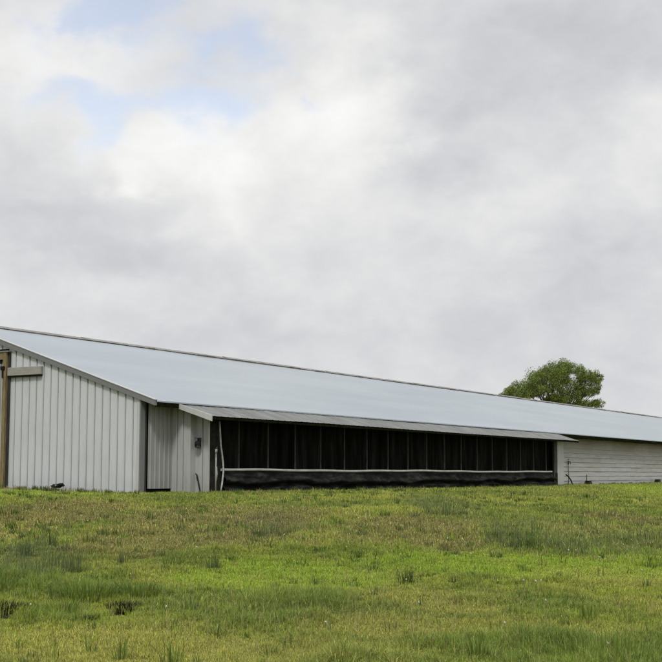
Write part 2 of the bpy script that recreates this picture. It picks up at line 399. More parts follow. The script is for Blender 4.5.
# other walls
mesh('back_wall', [(0, 2*W2, -.25), (BL, 2*W2, -.25), (BL, 2*W2, H), (0, 2*W2, H)], [(0, 1, 2, 3)], m_gable, barn)
mesh('end_wall', [(BL, 0, -.25), (BL, 2*W2, -.25), (BL, 2*W2, H), (BL, W2, zr-.05), (BL, 0, H)], [(0, 1, 2, 3, 4)], m_gable, barn)
# short ribbed bay of the long wall
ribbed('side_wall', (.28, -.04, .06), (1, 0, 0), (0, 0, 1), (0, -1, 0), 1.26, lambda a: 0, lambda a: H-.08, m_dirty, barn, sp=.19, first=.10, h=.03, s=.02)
p = MB(); p.box(.30, 1.28, -.015, .06, -.3, .015); p.build('foot_gap_strip', m_dark, barn)  # near-black strip drawn for the gap under the side wall
# long white board wall right of the lean-to
V = []; Fc = []; bv = []
zb = [-.1, .14, .36, .575, .79, 1.0, 1.215, 1.42, 1.64, 1.86, 2.06, 2.30]
for r in range(len(zb)-1):
    x = 28.0-random.uniform(0, 3)*(r > 0); 
    while x < BL-.01:
        x1 = min(x+random.choice([3.66, 4.88, 4.88, 6.1]), BL)
        xs = max(x, 28.0)
        if x1 > xs+.05:
            tone = random.random()**1.6; j = random.uniform(-.003, .006); dz = random.uniform(-.006, .006)
            n = max(2, int((x1-xs)/1.2)+1)
            for k in range(n):
                a, b2 = xs+.004+(x1-xs-.008)*k/n, xs+.004+(x1-xs-.008)*(k+1)/n
                wa, wb = .004*math.sin(a*1.7+r*2.1), .004*math.sin(b2*1.7+r*2.1); wt = .008
                z0, z1 = zb[r]+dz, zb[r+1]+.012
                kk = len(V)
                V += [(a, -.032-j+wa, z0), (b2, -.032-j+wb, z0), (b2, -.010, z1), (a, -.010, z1), (a, -.006, z0), (b2, -.006, z0)]
                Fc += [(kk, kk+1, kk+2, kk+3), (kk+4, kk+5, kk+1, kk)]
                bv += [tone]*6
        x = x1
sd = mesh('board_wall', V, Fc, m_siding, barn)
a_ = sd.data.attributes.new('board', 'FLOAT', 'POINT'); a_.data.foreach_set('value', np.array(bv, dtype=np.float32))
mesh('inner_wall', [(1.5, .05, -.25), (BL, .05, -.25), (BL, .05, H), (1.5, .05, H)], [(0, 1, 2, 3)], m_dark, barn)

# main roof: two slopes with thickness, slightly uneven panels
def slope(sign, name):
    V = []; Fc = []; xs = np.arange(-OG, BL+.3, .9144); ns = 7; T = .035
    for i, x in enumerate(xs):
        for k in range(ns+1):
            t = k/ns; y = -OE+(W2+OE)*t; z = H+SL*y+.012*(vnoise(x*.45, y*.8, 5)-.5)*(1 if 0 < k < ns else .4)
            yy = y if sign > 0 else 2*W2-y
            V += [(x, yy, z), (x, yy, z-T)]
    m = (ns+1)*2
    for i in range(len(xs)-1):
        for k in range(ns):
            a = i*m+k*2; b_ = a+m
            Fc += [(a, b_, b_+2, a+2), (a+1, a+3, b_+3, b_+1)]
        a = i*m; Fc.append((a, a+1, a+m+1, a+m))
    for a0 in (0, (len(xs)-1)*m):
        for k in range(ns): a = a0+k*2; Fc.append((a, a+2, a+3, a+1))
    bm = bmesh.new(); me = bpy.data.meshes.new(name); me.from_pydata(V, [], Fc); bm.from_mesh(me); bmesh.ops.recalc_face_normals(bm, faces=bm.faces); bm.to_mesh(me); bm.free()
    return link(name, me, m_roof, barn)
rf = slope(1, 'roof_slope'); slope(-1, 'roof_slope')
# ridge cap: short overlapping pieces, irregular, over a dark closure strip
rc = MB(); x = -.08; i = 0
while x < BL:
    ln = 2.6+random.uniform(-.2, .3); dz = random.uniform(-.006, .012); x1 = min(x+ln+.08, BL+.05); hgt = .034+dz
    rc.add([(x, W2-.24, zr-SL*.24+.026+dz), (x1, W2-.24, zr-SL*.24+.022+dz), (x1, W2, zr+hgt), (x, W2, zr+hgt+.006), (x1, W2+.24, zr-SL*.24+.022+dz), (x, W2+.24, zr-SL*.24+.026+dz)],
           [(0, 1, 2, 3), (3, 2, 4, 5)])
    x += ln
rc.build('ridge_cap', m_ridgel, rf)
rs = MB(); xs_ = []; x = -.05
while x < BL:
    hh = random.choice([.0, .012, .03, .045, .05]); w_ = random.uniform(.25, 1.3); xs_ += [(x, hh), (min(x+w_, BL), hh)]; x += w_+.01
for i, (x, hh) in enumerate(xs_):
    rs.v += [(x, W2-.262, zr-SL*.262-.004), (x, W2-.262, zr-SL*.262+hh), (x, W2-.22, zr-SL*.22+hh*.8), (x, W2-.22, zr-SL*.22-.004)]
    if i: k = 4*i; rs.f += [(k-4, k, k+1, k-3), (k-3, k+1, k+2, k-2), (k-2, k+2, k+3, k-1)]
rs.build('ridge_closure', m_ridge, rf)
# rake fascia down the gable and eave fascia with painted shade
rk = MB()
for s_ in (1, -1):
    P = []
    for (y, z) in ((-OE, ze), (W2, zr)):
        yy = y if s_ > 0 else 2*W2-y; P.append((yy, z))
    (ya, za), (yb, zb_) = P
    rk.hexa([(-OG-.045, ya, za-.125), (-OG-.045, yb, zb_-.125), (-.003, yb, zb_-.125), (-.003, ya, za-.125), (-OG-.045, ya, za+.012), (-OG-.045, yb, zb_+.012), (-.003, yb, zb_+.012), (-.003, ya, za+.012)])
rk.build('rake_trim', m_trim, barn)
lip = MB()
for s_ in (1, -1):
    ya, yb = (-OE-.004, W2) if s_ > 0 else (2*W2+OE+.004, W2)
    lip.hexa([(-OG-.06, ya, ze+.013), (-OG-.06, yb, zr+.013), (.03, yb, zr+.013), (.03, ya, ze+.013), (-OG-.06, ya, ze+.030), (-OG-.06, yb, zr+.030), (.03, yb, zr+.030), (.03, ya, ze+.030)])
lip.build('rake_edge', m_ltrim, barn)
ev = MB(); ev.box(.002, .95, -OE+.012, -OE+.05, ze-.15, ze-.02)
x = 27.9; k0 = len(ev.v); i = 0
while x < BL:                                                    # band painting the overhang shade, wavy lower edge
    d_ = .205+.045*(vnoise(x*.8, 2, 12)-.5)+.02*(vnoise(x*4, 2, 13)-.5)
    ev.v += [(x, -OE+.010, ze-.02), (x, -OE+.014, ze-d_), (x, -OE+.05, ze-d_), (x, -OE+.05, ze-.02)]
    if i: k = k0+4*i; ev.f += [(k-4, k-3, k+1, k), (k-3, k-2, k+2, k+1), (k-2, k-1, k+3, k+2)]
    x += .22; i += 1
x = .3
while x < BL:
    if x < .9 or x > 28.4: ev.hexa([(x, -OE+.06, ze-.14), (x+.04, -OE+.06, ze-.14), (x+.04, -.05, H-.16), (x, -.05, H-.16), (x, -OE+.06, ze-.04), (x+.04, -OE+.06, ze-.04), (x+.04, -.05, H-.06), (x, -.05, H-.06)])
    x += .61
ev.build('eave_fascia_shade', m_eave, barn)

# lean-to along the long side
XA, XB, YW, YR, ZR_, OA = 1.56, 28.18, -.995, -1.514, 1.883, .588
zt = lambda y: ZR_+(2.205-ZR_)*(y-YR)/(-.50-YR)
def lroof():
    V = []; Fc = []; pr = [(XA-OA, 0)]; u = XA-OA+.12
    while u < XB+OA-.05: pr += [(u-.03, 0), (u-.012, .009), (u+.012, .009), (u+.03, 0)]; u += .305
    pr.append((XB+OA, 0)); ys = [YR, -1.2, -.85, -.5, -.1]
    for a, n in pr:
        for y in ys:
            w = .014*(vnoise(a*.5, y*1.5, 77)-.5)+.01*math.sin(a*.23)
            V += [(a, y+(.012*(vnoise(a*.9, 3, 4)-.5) if y == YR else 0), zt(y)+n+w)]
    m = len(ys)
    for i in range(len(pr)-1):
        for k in range(m-1): a = i*m+k; Fc.append((a, a+m, a+m+1, a+1))
    return mesh('lean_to_roof', V, Fc, m_lroof, barn)
lr = lroof()
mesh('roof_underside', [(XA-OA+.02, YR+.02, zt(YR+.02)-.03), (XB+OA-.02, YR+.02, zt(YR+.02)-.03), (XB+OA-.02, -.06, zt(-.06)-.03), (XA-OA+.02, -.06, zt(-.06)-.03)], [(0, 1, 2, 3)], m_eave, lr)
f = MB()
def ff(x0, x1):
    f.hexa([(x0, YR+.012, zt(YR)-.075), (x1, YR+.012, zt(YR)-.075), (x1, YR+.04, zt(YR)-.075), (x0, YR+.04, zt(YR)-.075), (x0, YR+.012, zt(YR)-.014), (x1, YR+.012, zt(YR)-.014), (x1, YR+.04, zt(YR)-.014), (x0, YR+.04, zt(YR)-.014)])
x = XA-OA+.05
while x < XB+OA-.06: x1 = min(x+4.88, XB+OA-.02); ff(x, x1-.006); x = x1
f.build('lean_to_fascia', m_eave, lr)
f = MB(); x0, x1 = XA-OA-.03, XA-OA+.012
f.hexa([(x0, YR-.01, zt(YR)-.125), (x0, -.49, zt(-.49)-.115), (x1, -.49, zt(-.49)-.115), (x1, YR-.01, zt(YR)-.125), (x0, YR-.01, zt(YR)+.022), (x0, -.49, zt(-.49)+.016), (x1, -.49, zt(-.49)+.016), (x1, YR-.01, zt(YR)+.022)])
f.build('lean_to_rake', m_ltrim, lr)
# end wall: a forward ribbed leaf and a set-back plain leaf
XF = 1.30
ew = MB(); ribbed_into(ew, -.60, -.035, lambda y: -.12, lambda y: zt(y)-.04, x=XF, phase=-.17, sp=.19)
ew.v += [(XF, -.60, -.12), (XF, -.60, zt(-.6)-.04), (XA, -.60, zt(-.6)-.04), (XA, -.60, -.12)]; k = len(ew.v); ew.f.append((k-4, k-1, k-2, k-3))
ew.build('lean_to_end_wall', m_panel, barn)
ew = MB(); ribbed_into(ew, YW, -.60, lambda y: -.12, lambda y: zt(y)-.045, x=XA, phase=-.79, sp=.5); ew.build('lean_to_end_panel', m_panel, barn)
c = MB(); c.box(XF-.018, XF+.02, -.038, -.004, -.1, 2.2); c.box(XF-.02, XF+.02, -.628, -.602, -.1, zt(-.62)-.05); c.box(XA-.014, XA+.05, YW-.016, YW+.02, -.12, zt(YW)-.05); c.build('lean_to_corner_trim', m_ltrim, barn)

# black curtain: folded cloth sheet
def cloth_sheet(name, x0, x1, y, z0, z1, amp, nx_, nz_, mt, parent, fold, sag=0):
    xs = np.linspace(x0, x1, nx_); zs = np.linspace(0, 1, nz_); V = []; Fc = []
    for x in xs:
        for t in zs:
            zz0 = z0(x) if callable(z0) else z0; zz1 = z1(x) if callable(z1) else z1
            V.append((x, y+fold(x, t)*amp, zz0+(zz1-zz0)*t))
    for i in range(nx_-1):
        for k in range(nz_-1): a = i*nz_+k; Fc.append((a, a+nz_, a+nz_+1, a+1))
    return mesh(name, V, Fc, mt, parent, True)
xo0, xo1 = 2.12, 27.38
fx = lambda x, t: (fbm(x*2.2, t*.6, 41, 3)-.5)*2+.35*math.sin(x*9+math.sin(x*2)*2)
cur = cloth_sheet('curtain', xo0, xo1, -.72, .35, 2.05, .10, 640, 10, m_cloth, barn, fx)
m_net = mat('black_netting', (.02, .02, .018), .8, 0, .1)
with use(m_net) as b:
    n = NZ(objco((4, 4, 1.6)), 2.5, 5, .7, 1.0).outputs[0]
    nt.links.new(ramp(n, [(.35, (.008, .008, .007)), (.55, (.024, .024, .02)), (.75, (.05, .05, .043))]), b.inputs['Base Color']); bump(b, n, .04, .8)
net = cloth_sheet('side_netting', XA+.055, xo0+.02, -1.0, -.08, zt(-1.0)-.07, .035, 24, 24, m_net, barn, lambda x, t: (fbm(x*5+t*2, t*4, 8, 3)-.5)*2)
tfold = lambda x, t: sstep(0, .5, 27.36-x)*(.55*(fbm(x*3.1+t*1.5, t*6, 83, 3)-.5)*(1-t)+.35*(fbm(x*9, t*14, 84, 2)-.5)*(1-t)+((fbm(x*.8, t*2.2+x*.05, 51, 4)-.5)*2.2+.4*math.sin(t*7+fbm(x*.5, 2, 3, 2)*9)*(1-t))*(1-t**4)+.9*(1-t)*.6-1.5*math.exp(-((t-.42-.35*(fbm(x*.55, 7, 19, 3)-.5))/.075)**2)+.9*math.exp(-((t-.60-.35*(fbm(x*.55, 7, 19, 3)-.5))/.10)**2))
tarp = cloth_sheet('lower_tarpaulin', xo0+.1, 27.36, -1.02, -.14, lambda x: .50+.012*math.sin(x*.6), -.10, 760, 40, m_tarp, barn, tfold)
rail = MB(); pts = [(x, -1.035, .535+.010*math.sin(x*.55)+.006*math.sin(x*1.9)) for x in np.arange(2.10, 26.95, .35)]
rail.tube(pts, .034, 10); rail.build('curtain_rail', m_pvc, barn)
for k in range(17):
    s_ = MB(); x = 2.996+k*1.4439; w = random.uniform(.011, .016)
    s_.box(x-w, x+w, -.995, -.955, .35, 1.98, .004); s_.build('stud', m_stud, barn)
tp = MB(); tp.box(xo0, xo1, -.99, -.93, 1.93, 2.01); tp.build('top_beam', m_dark, barn)
e = MB(); e.box(27.10, 27.38, -1.0, -.9, -.12, 1.98, .006); e.tube([(26.93, -1.03, -.1), (26.95, -1.03, .9), (26.95, -1.03, 1.9)], .028); e.build('end_post', m_stud, barn)
e = MB(); e.box(27.40, 28.18, -1.012, -.97, -.12, 1.93, .004); e.build('end_panel', m_panel, barn)
e = MB(); e.box(28.14, 28.178, -.968, -.05, -.12, 1.98); e.build('far_end_wall', m_panel, barn)

# ------------------------------------------------------------------ small things round the barn
b_ = MB(); b_.tube([(1.955, -1.07, 1.80), (1.965, -1.08, 1.55), (2.0, -1.08, 1.18), (2.06, -1.09, .9), (2.10, -1.09, .70), (2.105, -1.10, .5), (2.08, -1.10, .36), (2.03, -1.11, .17), (1.94, -1.12, -.08)], .024, 10)
tag(b_.build('bent_pipe', m_pvc, None, True), 'bent white plastic pipe hanging down at the near end of the curtain opening', 'pipe')
sp_ = empty('standpipe', (1.450, -1.32, -.1)); tag(sp_, 'thin upright water standpipe in front of the black side netting', 'standpipe')
p = MB(); p.tube([(1.450, -1.32, -.12), (1.445, -1.32, .5), (1.455, -1.32, .98)], .02, 10); p.build('pipe', m_steel, sp_, True)
p = MB(); p.tube([(1.455, -1.32, .97), (1.455, -1.32, 1.06)], .032, 10); p.tube([(1.455, -1.32, 1.03), (1.380, -1.37, 1.04), (1.340, -1.39, .97)], [.02, .019, .022], 8); p.build('spout', m_steel, sp_, True)
p = MB(); p.tube([(1.455, -1.32, 1.05), (1.510, -1.31, 1.12)], [.012, .012], 8); p.build('handle', m_stud, sp_, True)
p = MB(); p.tube([(1.470, -1.32, .25), (1.475, -1.325, .42), (1.470, -1.32, .62)], [.018, .024, .018], 8); p.build('pipe_wrap', m_pvc, sp_, True)
# lamp on the end wall
lm = empty('wall_lamp', (1.53, -.75, 1.2)); tag(lm, 'round black outdoor lamp fixed on the end wall of the lean-to', 'lamp')
p = MB(); p.box(1.46, 1.535, -.79, -.71, 1.12, 1.30, .008); p.build('bracket', m_black, lm)
p = MB()
prof = [(0, .05), (.02, .07), (.05, .085), (.11, .088), (.16, .08)]
P0 = Vector((1.45, -.75, 1.27)); dr = Vector((-.35, -.25, -.9)).normalized()
p.tube([P0+dr*a for a, _ in prof], [r for _, r in prof], 18); p.build('housing', m_black, lm, True)
p = MB(); p.tube([P0+dr*.161, P0+dr*.175], [.07, .062], 18); p.build('lens', mat('dusty_glass', (.07, .075, .075), .25, 0, .6), lm, True)
p = MB(); p.box(1.34, 1.465, -.84, -.70, 1.345, 1.36, .004); p.box(1.455, 1.535, -.80, -.72, 1.28, 1.36, .004); p.build('hood', m_stud, lm)
# leaning black rods
r_ = MB(); r_.tube([(1.48, -.66, .44), (1.46, -.72, .40), (1.42, -.80, .22), (1.39, -.87, .02), (1.39, -.89, -.1)], [.012, .022, .02, .02, .02], 8)
tag(r_.build('leaning_rod', m_black, None, True), 'short curved black rod leaning on the near end wall of the lean-to', 'rod')
r_ = MB(); r_.tube([(29.7, -.55, .42), (30.0, -.55, .34), (30.35, -.55, .16), (30.6, -.55, -.08)], .03, 8)
tag(r_.build('leaning_rod', m_black, None, True), 'curved dark rod leaning in the corner beside the white end panel', 'rod')
wt = empty('water_tap', (31.3, -.10, -.05)); tag(wt, 'small dark water tap on a thin pipe against the white board wall', 'tap')
p = MB(); p.tube([(31.3, -.10, -.1), (31.3, -.10, .98)], .014, 8); p.build('pipe', m_stud, wt, True)
p = MB(); p.tube([(31.3, -.10, .88), (31.3, -.10, 1.06)], .034, 10); p.tube([(31.3, -.12, 1.02), (31.17, -.24, 1.0), (31.14, -.26, .90)], .022, 8); p.build('spout', m_stud, wt, True)
p = MB(); p.tube([(31.24, -.12, 1.12), (31.36, -.12, 1.12)], .015, 8); p.build('handle', m_stud, wt, True)
cb = MB(); cb.tube([(33.9, -.075, -.05), (33.9, -.075, .42)], .018, 6)
tag(cb.build('wall_stake', m_stud, None), 'short grey stake standing close to the foot of the board wall', 'stake')
# bait stations at the foot of the board wall
def bait(x, y, s, label):
    z = float(ground_z(x, y)); o = empty('bait_box', (x, y, z)); tag(o, label, 'bait box', 'bait boxes at the foot of the barn wall')
    bm = bmesh.new(); bmesh.ops.create_cube(bm, size=1)
    for v in bm.verts:
        v.co.x *= .42*s*(.8 if v.co.z > 0 else 1); v.co.y *= .26*s*(.75 if v.co.z > 0 else 1); v.co.z *= .15*s
    bmesh.ops.bevel(bm, geom=list(bm.edges), offset=.018, segments=2, affect='EDGES'); bmesh.ops.translate(bm, vec=(x, y, z+.09*s), verts=bm.verts)
    q_ = MB(); q_.bm(bm); q_.build('body', m_black, o)
    q_ = MB(); q_.box(x-.17*s, x+.17*s, y-.10*s, y+.10*s, z+.166*s, z+.19*s, .008); q_.build('lid', m_black, o)
    q_ = MB(); q_.tube([(x-.18*s, y-.02, z+.07*s), (x-.245*s, y-.03, z+.065*s)], .035*s, 10); q_.build('entry_tube', m_dark, o)
bait(33.3, -.35, 1.1, 'small black bait box at the foot of the board wall near the lean-to end')
bait(44.7, -.40, 1.1, 'small black bait box at the foot of the board wall near the photo right edge')
# crumpled black plastic by the gable
def crumple():
    bm = bmesh.new(); bmesh.ops.create_icosphere(bm, subdivisions=4, radius=1)
    for v in bm.verts:
        c_ = v.co.copy(); n = fbm(c_.x*1.7+5, c_.y*1.7+c_.z*1.3+5, 61, 4)-.5; n2q = fbm(c_.x*5+9, c_.z*5+c_.y*3+9, 71, 3)-.5
        r = 1+n*.9+n2q*.5
        v.co = Vector((c_.x*r*.10, c_.y*r*.185, max(c_.z*r*.05+.02+.045*math.exp(-((c_.y+.62)/.32)**2)+n2q*.06, -.02)))
    q_ = MB(); bmesh.ops.translate(bm, vec=(-.28, 2.40, .09), verts=bm.verts); q_.bm(bm)
    return q_
cr = empty('plastic_bundle', (-.28, 2.40, float(ground_z(-.28, 2.40)))); tag(cr, 'crumpled black plastic bundle lying against the foot of the pale gable wall', 'bundle')
crumple().build('wrapping', m_black, cr, True)
q_ = MB(); q_.box(-.36, -.28, 2.40, 2.48, .125, .155, .01); q_.build('pale_label', m_pvc, cr)

# ------------------------------------------------------------------ tree behind the far end
TD = 130.0
def at_px(u, v, d=TD): r = FW*1299.91+RT*(u-331)-UP*(v-331); return CAM+r/1299.91*d
def tree():
    base = at_px(560, 470); gz = float(ground_z(base[0], base[1])); t = empty('deciduous_tree', (float(base[0]), float(base[1]), gz))
    tag(t, 'single broad leafy tree rising behind the metal barn roof', 'tree')
    R2 = RT; Fh = np.array([math.cos(YAW), math.sin(YAW), 0]); up = np.array([0, 0, 1.])
    C0 = lambda u, v: (u-560)*.1, 
    lobes = [(510, 392, 7), (518, 388, 9), (527, 384, 11), (537, 376, 11), (546, 371, 10), (556, 367, 9), (566, 365, 9), (574, 368, 9), (583, 373, 10), (592, 374, 9),
             (597, 382, 8), (596, 391, 6), (599, 377, 5), (584, 391, 9), (572, 396, 9), (565, 385, 12), (550, 383, 12), (541, 391, 9), (528, 394, 9), (594, 404, 6), (584, 406, 7),
             (552, 398, 5), (574, 408, 8), (517, 398, 7), (505, 396, 4), (560, 375, 12), (535, 386, 12), (580, 383, 11), (563, 402, 6), (526, 402, 8)]
    zat = lambda v: at_px(560, v)[2]
    V = []; Cc = []; lv = []; ctr = []
    for (u, v, r) in lobes:
        c0 = base*np.array([1, 1, 0])+R2*(u-560)*.1+up*zat(v); rm = r*.1
        half = 3.6*math.sqrt(max(.08, 1-((u-553)/54)**2))
        nd_ = max(2, int(half*2/(rm*1.25)))
        for k in range(nd_):
            dd = (-1+2*(k+.5)/nd_)*half+rng.normal(0, .25); drop = (abs(dd)/3.6)**2*.55*(1 if v < 390 else .1)
            cc = c0+Fh*dd-up*drop+R2*rng.normal(0, .15); ctr.append((cc, rm*(rng.uniform(.62, 1.05))))
    for cc, rm in ctr:
        nsub = 7
        for s_ in range(nsub):
            dv = rng.normal(size=3); dv /= np.linalg.norm(dv); sc = cc+dv*rm*.72*np.array([1, 1, .85]); sr = rm*rng.uniform(.26, .48); tone = rng.uniform(.75, 1.25)
            n = int(82*(sr/.35)**2)+24; q = rng.normal(size=(n, 3)); q /= np.linalg.norm(q, axis=1)[:, None]
            P = sc+q*(sr*rng.uniform(.3, 1.45, (n, 1))**.8)
            for p_, dq in zip(P, q): lv.append((p_, dq, tone))
    lv = [l for l in lv if l[0][2] > 6.2]
    n = len(lv); P = np.array([l[0] for l in lv]); Q = np.array([l[1] for l in lv]); T = np.array([l[2] for l in lv])
    nr = Q*.5+rng.normal(size=(n, 3))*.6+np.array([0, 0, .5]); nr /= np.linalg.norm(nr, axis=1)[:, None]
    a = np.cross(nr, rng.normal(size=(n, 3))); a /= np.linalg.norm(a, axis=1)[:, None]; b = np.cross(nr, a)
    s = rng.uniform(.028, .062, (n, 1))
    VV = np.stack([P-a*s*1.3, P-b*s*.7, P+a*s*1.3, P+b*s*.7], 1).reshape(-1, 3)-np.array(t.location)
    me = bpy.data.meshes.new('crown'); me.vertices.add(4*n); me.vertices.foreach_set('co', VV.astype(np.float32).ravel())
    me.loops.add(4*n); me.loops.foreach_set('vertex_index', np.arange(4*n, dtype=np.int32)); me.polygons.add(n); me.polygons.foreach_set('loop_start', np.arange(0, 4*n, 4, dtype=np.int32)); me.update()
    mixr = rng.random(n)
    col = np.stack([.145*T*(.6+.8*mixr), .195*T*(.65+.7*mixr), .032*T, np.ones(n)], 1)
    at_ = me.color_attributes.new('tint', 'FLOAT_COLOR', 'POINT'); at_.data.foreach_set('color', np.repeat(col, 4, 0).astype(np.float32).ravel())
    link('crown', me, m_leaf, t)
    # trunk with limbs reaching the lobes
    tk = MB(); b0 = Vector((float(base[0]), float(base[1]), gz-.2)); fork = b0+Vector((0, 0, 4.4))
    tk.tube([b0, b0+Vector((.02, .05, .6)), b0+Vector((.1, 0, 2.4)), fork], [.52, .36, .30, .27], 12)
    random.seed(3)
    sel = [ctr[i] for i in rng.choice(len(ctr), 46, replace=False)]
    hubs = [fork+Vector((random.uniform(-1.6, 1.6), random.uniform(-1.6, 1.6), random.uniform(1.2, 2.4))) for _ in range(7)]
    for h in hubs:
        m_ = (fork+h)/2+Vector((random.uniform(-.2, .2), random.uniform(-.2, .2), -.15)); tk.tube([fork-Vector((0, 0, .2)), m_, h], [.2, .15, .11], 8)
    for cc, rm in sel:
        e_ = Vector(cc); h = min(hubs, key=lambda q: (q-e_).length); m_ = h.lerp(e_, .5)+Vector((random.uniform(-.3, .3), random.uniform(-.3, .3), .12))
        tk.tube([h, m_, e_], [.085, .055, .018], 6)
        for _ in range(3):
            e2 = e_+Vector((random.uniform(-1, 1), random.uniform(-1, 1), random.uniform(-.5, .8)))*rm; tk.tube([m_.lerp(e_, .6), e2], [.025, .008], 4)
    tk.build('trunk', m_bark, t, True)
tree()

# ------------------------------------------------------------------ grass
Fh = np.array([math.cos(YAW), math.sin(YAW)]); Rh = np.array([math.sin(YAW), -math.cos(YAW)])
def blades_mesh(name, P, Hh, wid, lean, azim, col, parent=None, off=(0, 0, 0), mt=None):
    n = len(P); d = np.stack([np.cos(azim), np.sin(azim)], 1); side = np.stack([-np.sin(azim+rng.normal(0, .8, n)), np.cos(azim)], 1)
    side /= np.linalg.norm(side, axis=1)[:, None]
    w = wid[:, None]*side; up1 = Hh*np.cos(lean*.5); l1 = Hh*np.sin(lean)*.30; up2 = Hh*np.cos(lean); l2 = Hh*np.sin(lean)
    V = np.zeros((n, 5, 3)); Pz = P[:, 2]
    V[:, 0, :2] = P[:, :2]-w*.5; V[:, 1, :2] = P[:, :2]+w*.5; V[:, 0, 2] = V[:, 1, 2] = Pz-.01
    m_ = P[:, :2]+d*l1[:, None]
    V[:, 2, :2] = m_+w*.42; V[:, 3, :2] = m_-w*.42; V[:, 2, 2] = V[:, 3, 2] = Pz+up1*.55
    V[:, 4, :2] = P[:, :2]+d*l2[:, None]; V[:, 4, 2] = Pz+up2
    V -= np.array(off)
    me = bpy.data.meshes.new(name); me.vertices.add(5*n); me.vertices.foreach_set('co', V.astype(np.float32).ravel())
    b = (np.arange(n)*5)[:, None]; lp = np.concatenate([b, b+1, b+2, b+3, b+3, b+2, b+4], 1)
    me.loops.add(7*n); me.loops.foreach_set('vertex_index', lp.astype(np.int32).ravel())
    ls = np.stack([np.arange(n)*7, np.arange(n)*7+4], 1); me.polygons.add(2*n); me.polygons.foreach_set('loop_start', ls.astype(np.int32).ravel()); me.update()
    at_ = me.color_attributes.new('tint', 'FLOAT_COLOR', 'POINT'); cc = np.concatenate([col, np.ones((n, 1))], 1)
    at_.data.foreach_set('color', np.repeat(cc, 5, 0).astype(np.float32).ravel())
    return link(name, me, mt or m_grass, parent)
# patches of the meadow, in metres: a = distance ahead of the standpoint, b = metres to the right, half-sizes
def ahead(v):                                                   # distance at which the field passes that height
    ts = np.arange(6, 60, .05); x = CAM[0]+Fh[0]*ts; y = CAM[1]+Fh[1]*ts; z = ground_z(x, y)
    vv = 474.99+ (CAM[2]-z)/ts*1299.91; return float(ts[np.argmin(np.abs(vv-v))])
def patch(u0, u1, v0, v1):
    a1, a0 = ahead(v0), ahead(v1); am = (a0+a1)/2; return am, ((u0+u1)/2-331)/1299.91*am, (a1-a0)/2, (u1-u0)/2/1299.91*am
def pval(A, B, p, nz):
    a, b, ra, rb = p; d = np.sqrt(((A-a)/ra)**2+((B-b)/rb)**2)+(nz-.5)*.9; return sstep(1.25, .75, d)
BROWN = [patch(330, 492, 510, 549), patch(110, 330, 508, 548), patch(-10, 120, 505, 535), patch(560, 670, 500, 512), patch(60, 200, 535, 560)]
BRITE = [patch(330, 700, 549, 577), patch(-60, 210, 488, 500), patch(150, 420, 560, 590), patch(560, 720, 538, 556), patch(620, 760, 482, 492)]
BLUE = [patch(470, 680, 512, 545), patch(-60, 100, 545, 590), patch(400, 480, 495, 515), patch(240, 300, 510, 535)]
STRAW = [patch(545, 700, 558, 585), patch(-60, 330, 626, 670), patch(380, 520, 588, 612), patch(300, 640, 610, 635), patch(535, 645, 516, 530), patch(200, 420, 640, 670), patch(580, 700, 590, 604), patch(-20, 60, 525, 545)]
LUSH = [patch(-60, 165, 580, 597), patch(18, 108, 613, 627), patch(150, 345, 590, 612), patch(440, 720, 628, 675), patch(300, 460, 650, 680), patch(440, 640, 590, 604), patch(200, 330, 612, 622)]
def field(x, y):
    A = (x-CAM[0])*Fh[0]+(y-CAM[1])*Fh[1]; B = (x-CAM[0])*Rh[0]+(y-CAM[1])*Rh[1]
    nz = fbm(A*.9, B*1.2, 91, 4)
    out = []
    for Ls in (BROWN, BRITE, BLUE, STRAW, LUSH):
        m_ = np.zeros_like(x)
        for p in Ls: m_ = np.maximum(m_, pval(A, B, p, nz))
        out.append(m_)
    return A, B, out
def scatter(n_cand, a0, a1, ang, dens):
    t = np.sqrt(rng.uniform(a0**2, a1**2, n_cand)); th = rng.uniform(-ang, ang, n_cand)
    x = CAM[0]+t*(np.cos(th)*Fh[0]+np.sin(th)*Rh[0]); y = CAM[1]+t*(np.cos(th)*Fh[1]+np.sin(th)*Rh[1])
    keep = ~((y > -.02) & (x > -.02)) & ~((y > -1.08) & (x > 1.4) & (x < 28.3)) & (rng.random(n_cand) < dens(t)) & (rng.random(n_cand) > soilf(x, y)*.93) & (pits(x, y) < .4)
    return x[keep], y[keep], t[keep]
ANG = math.radians(20.5)
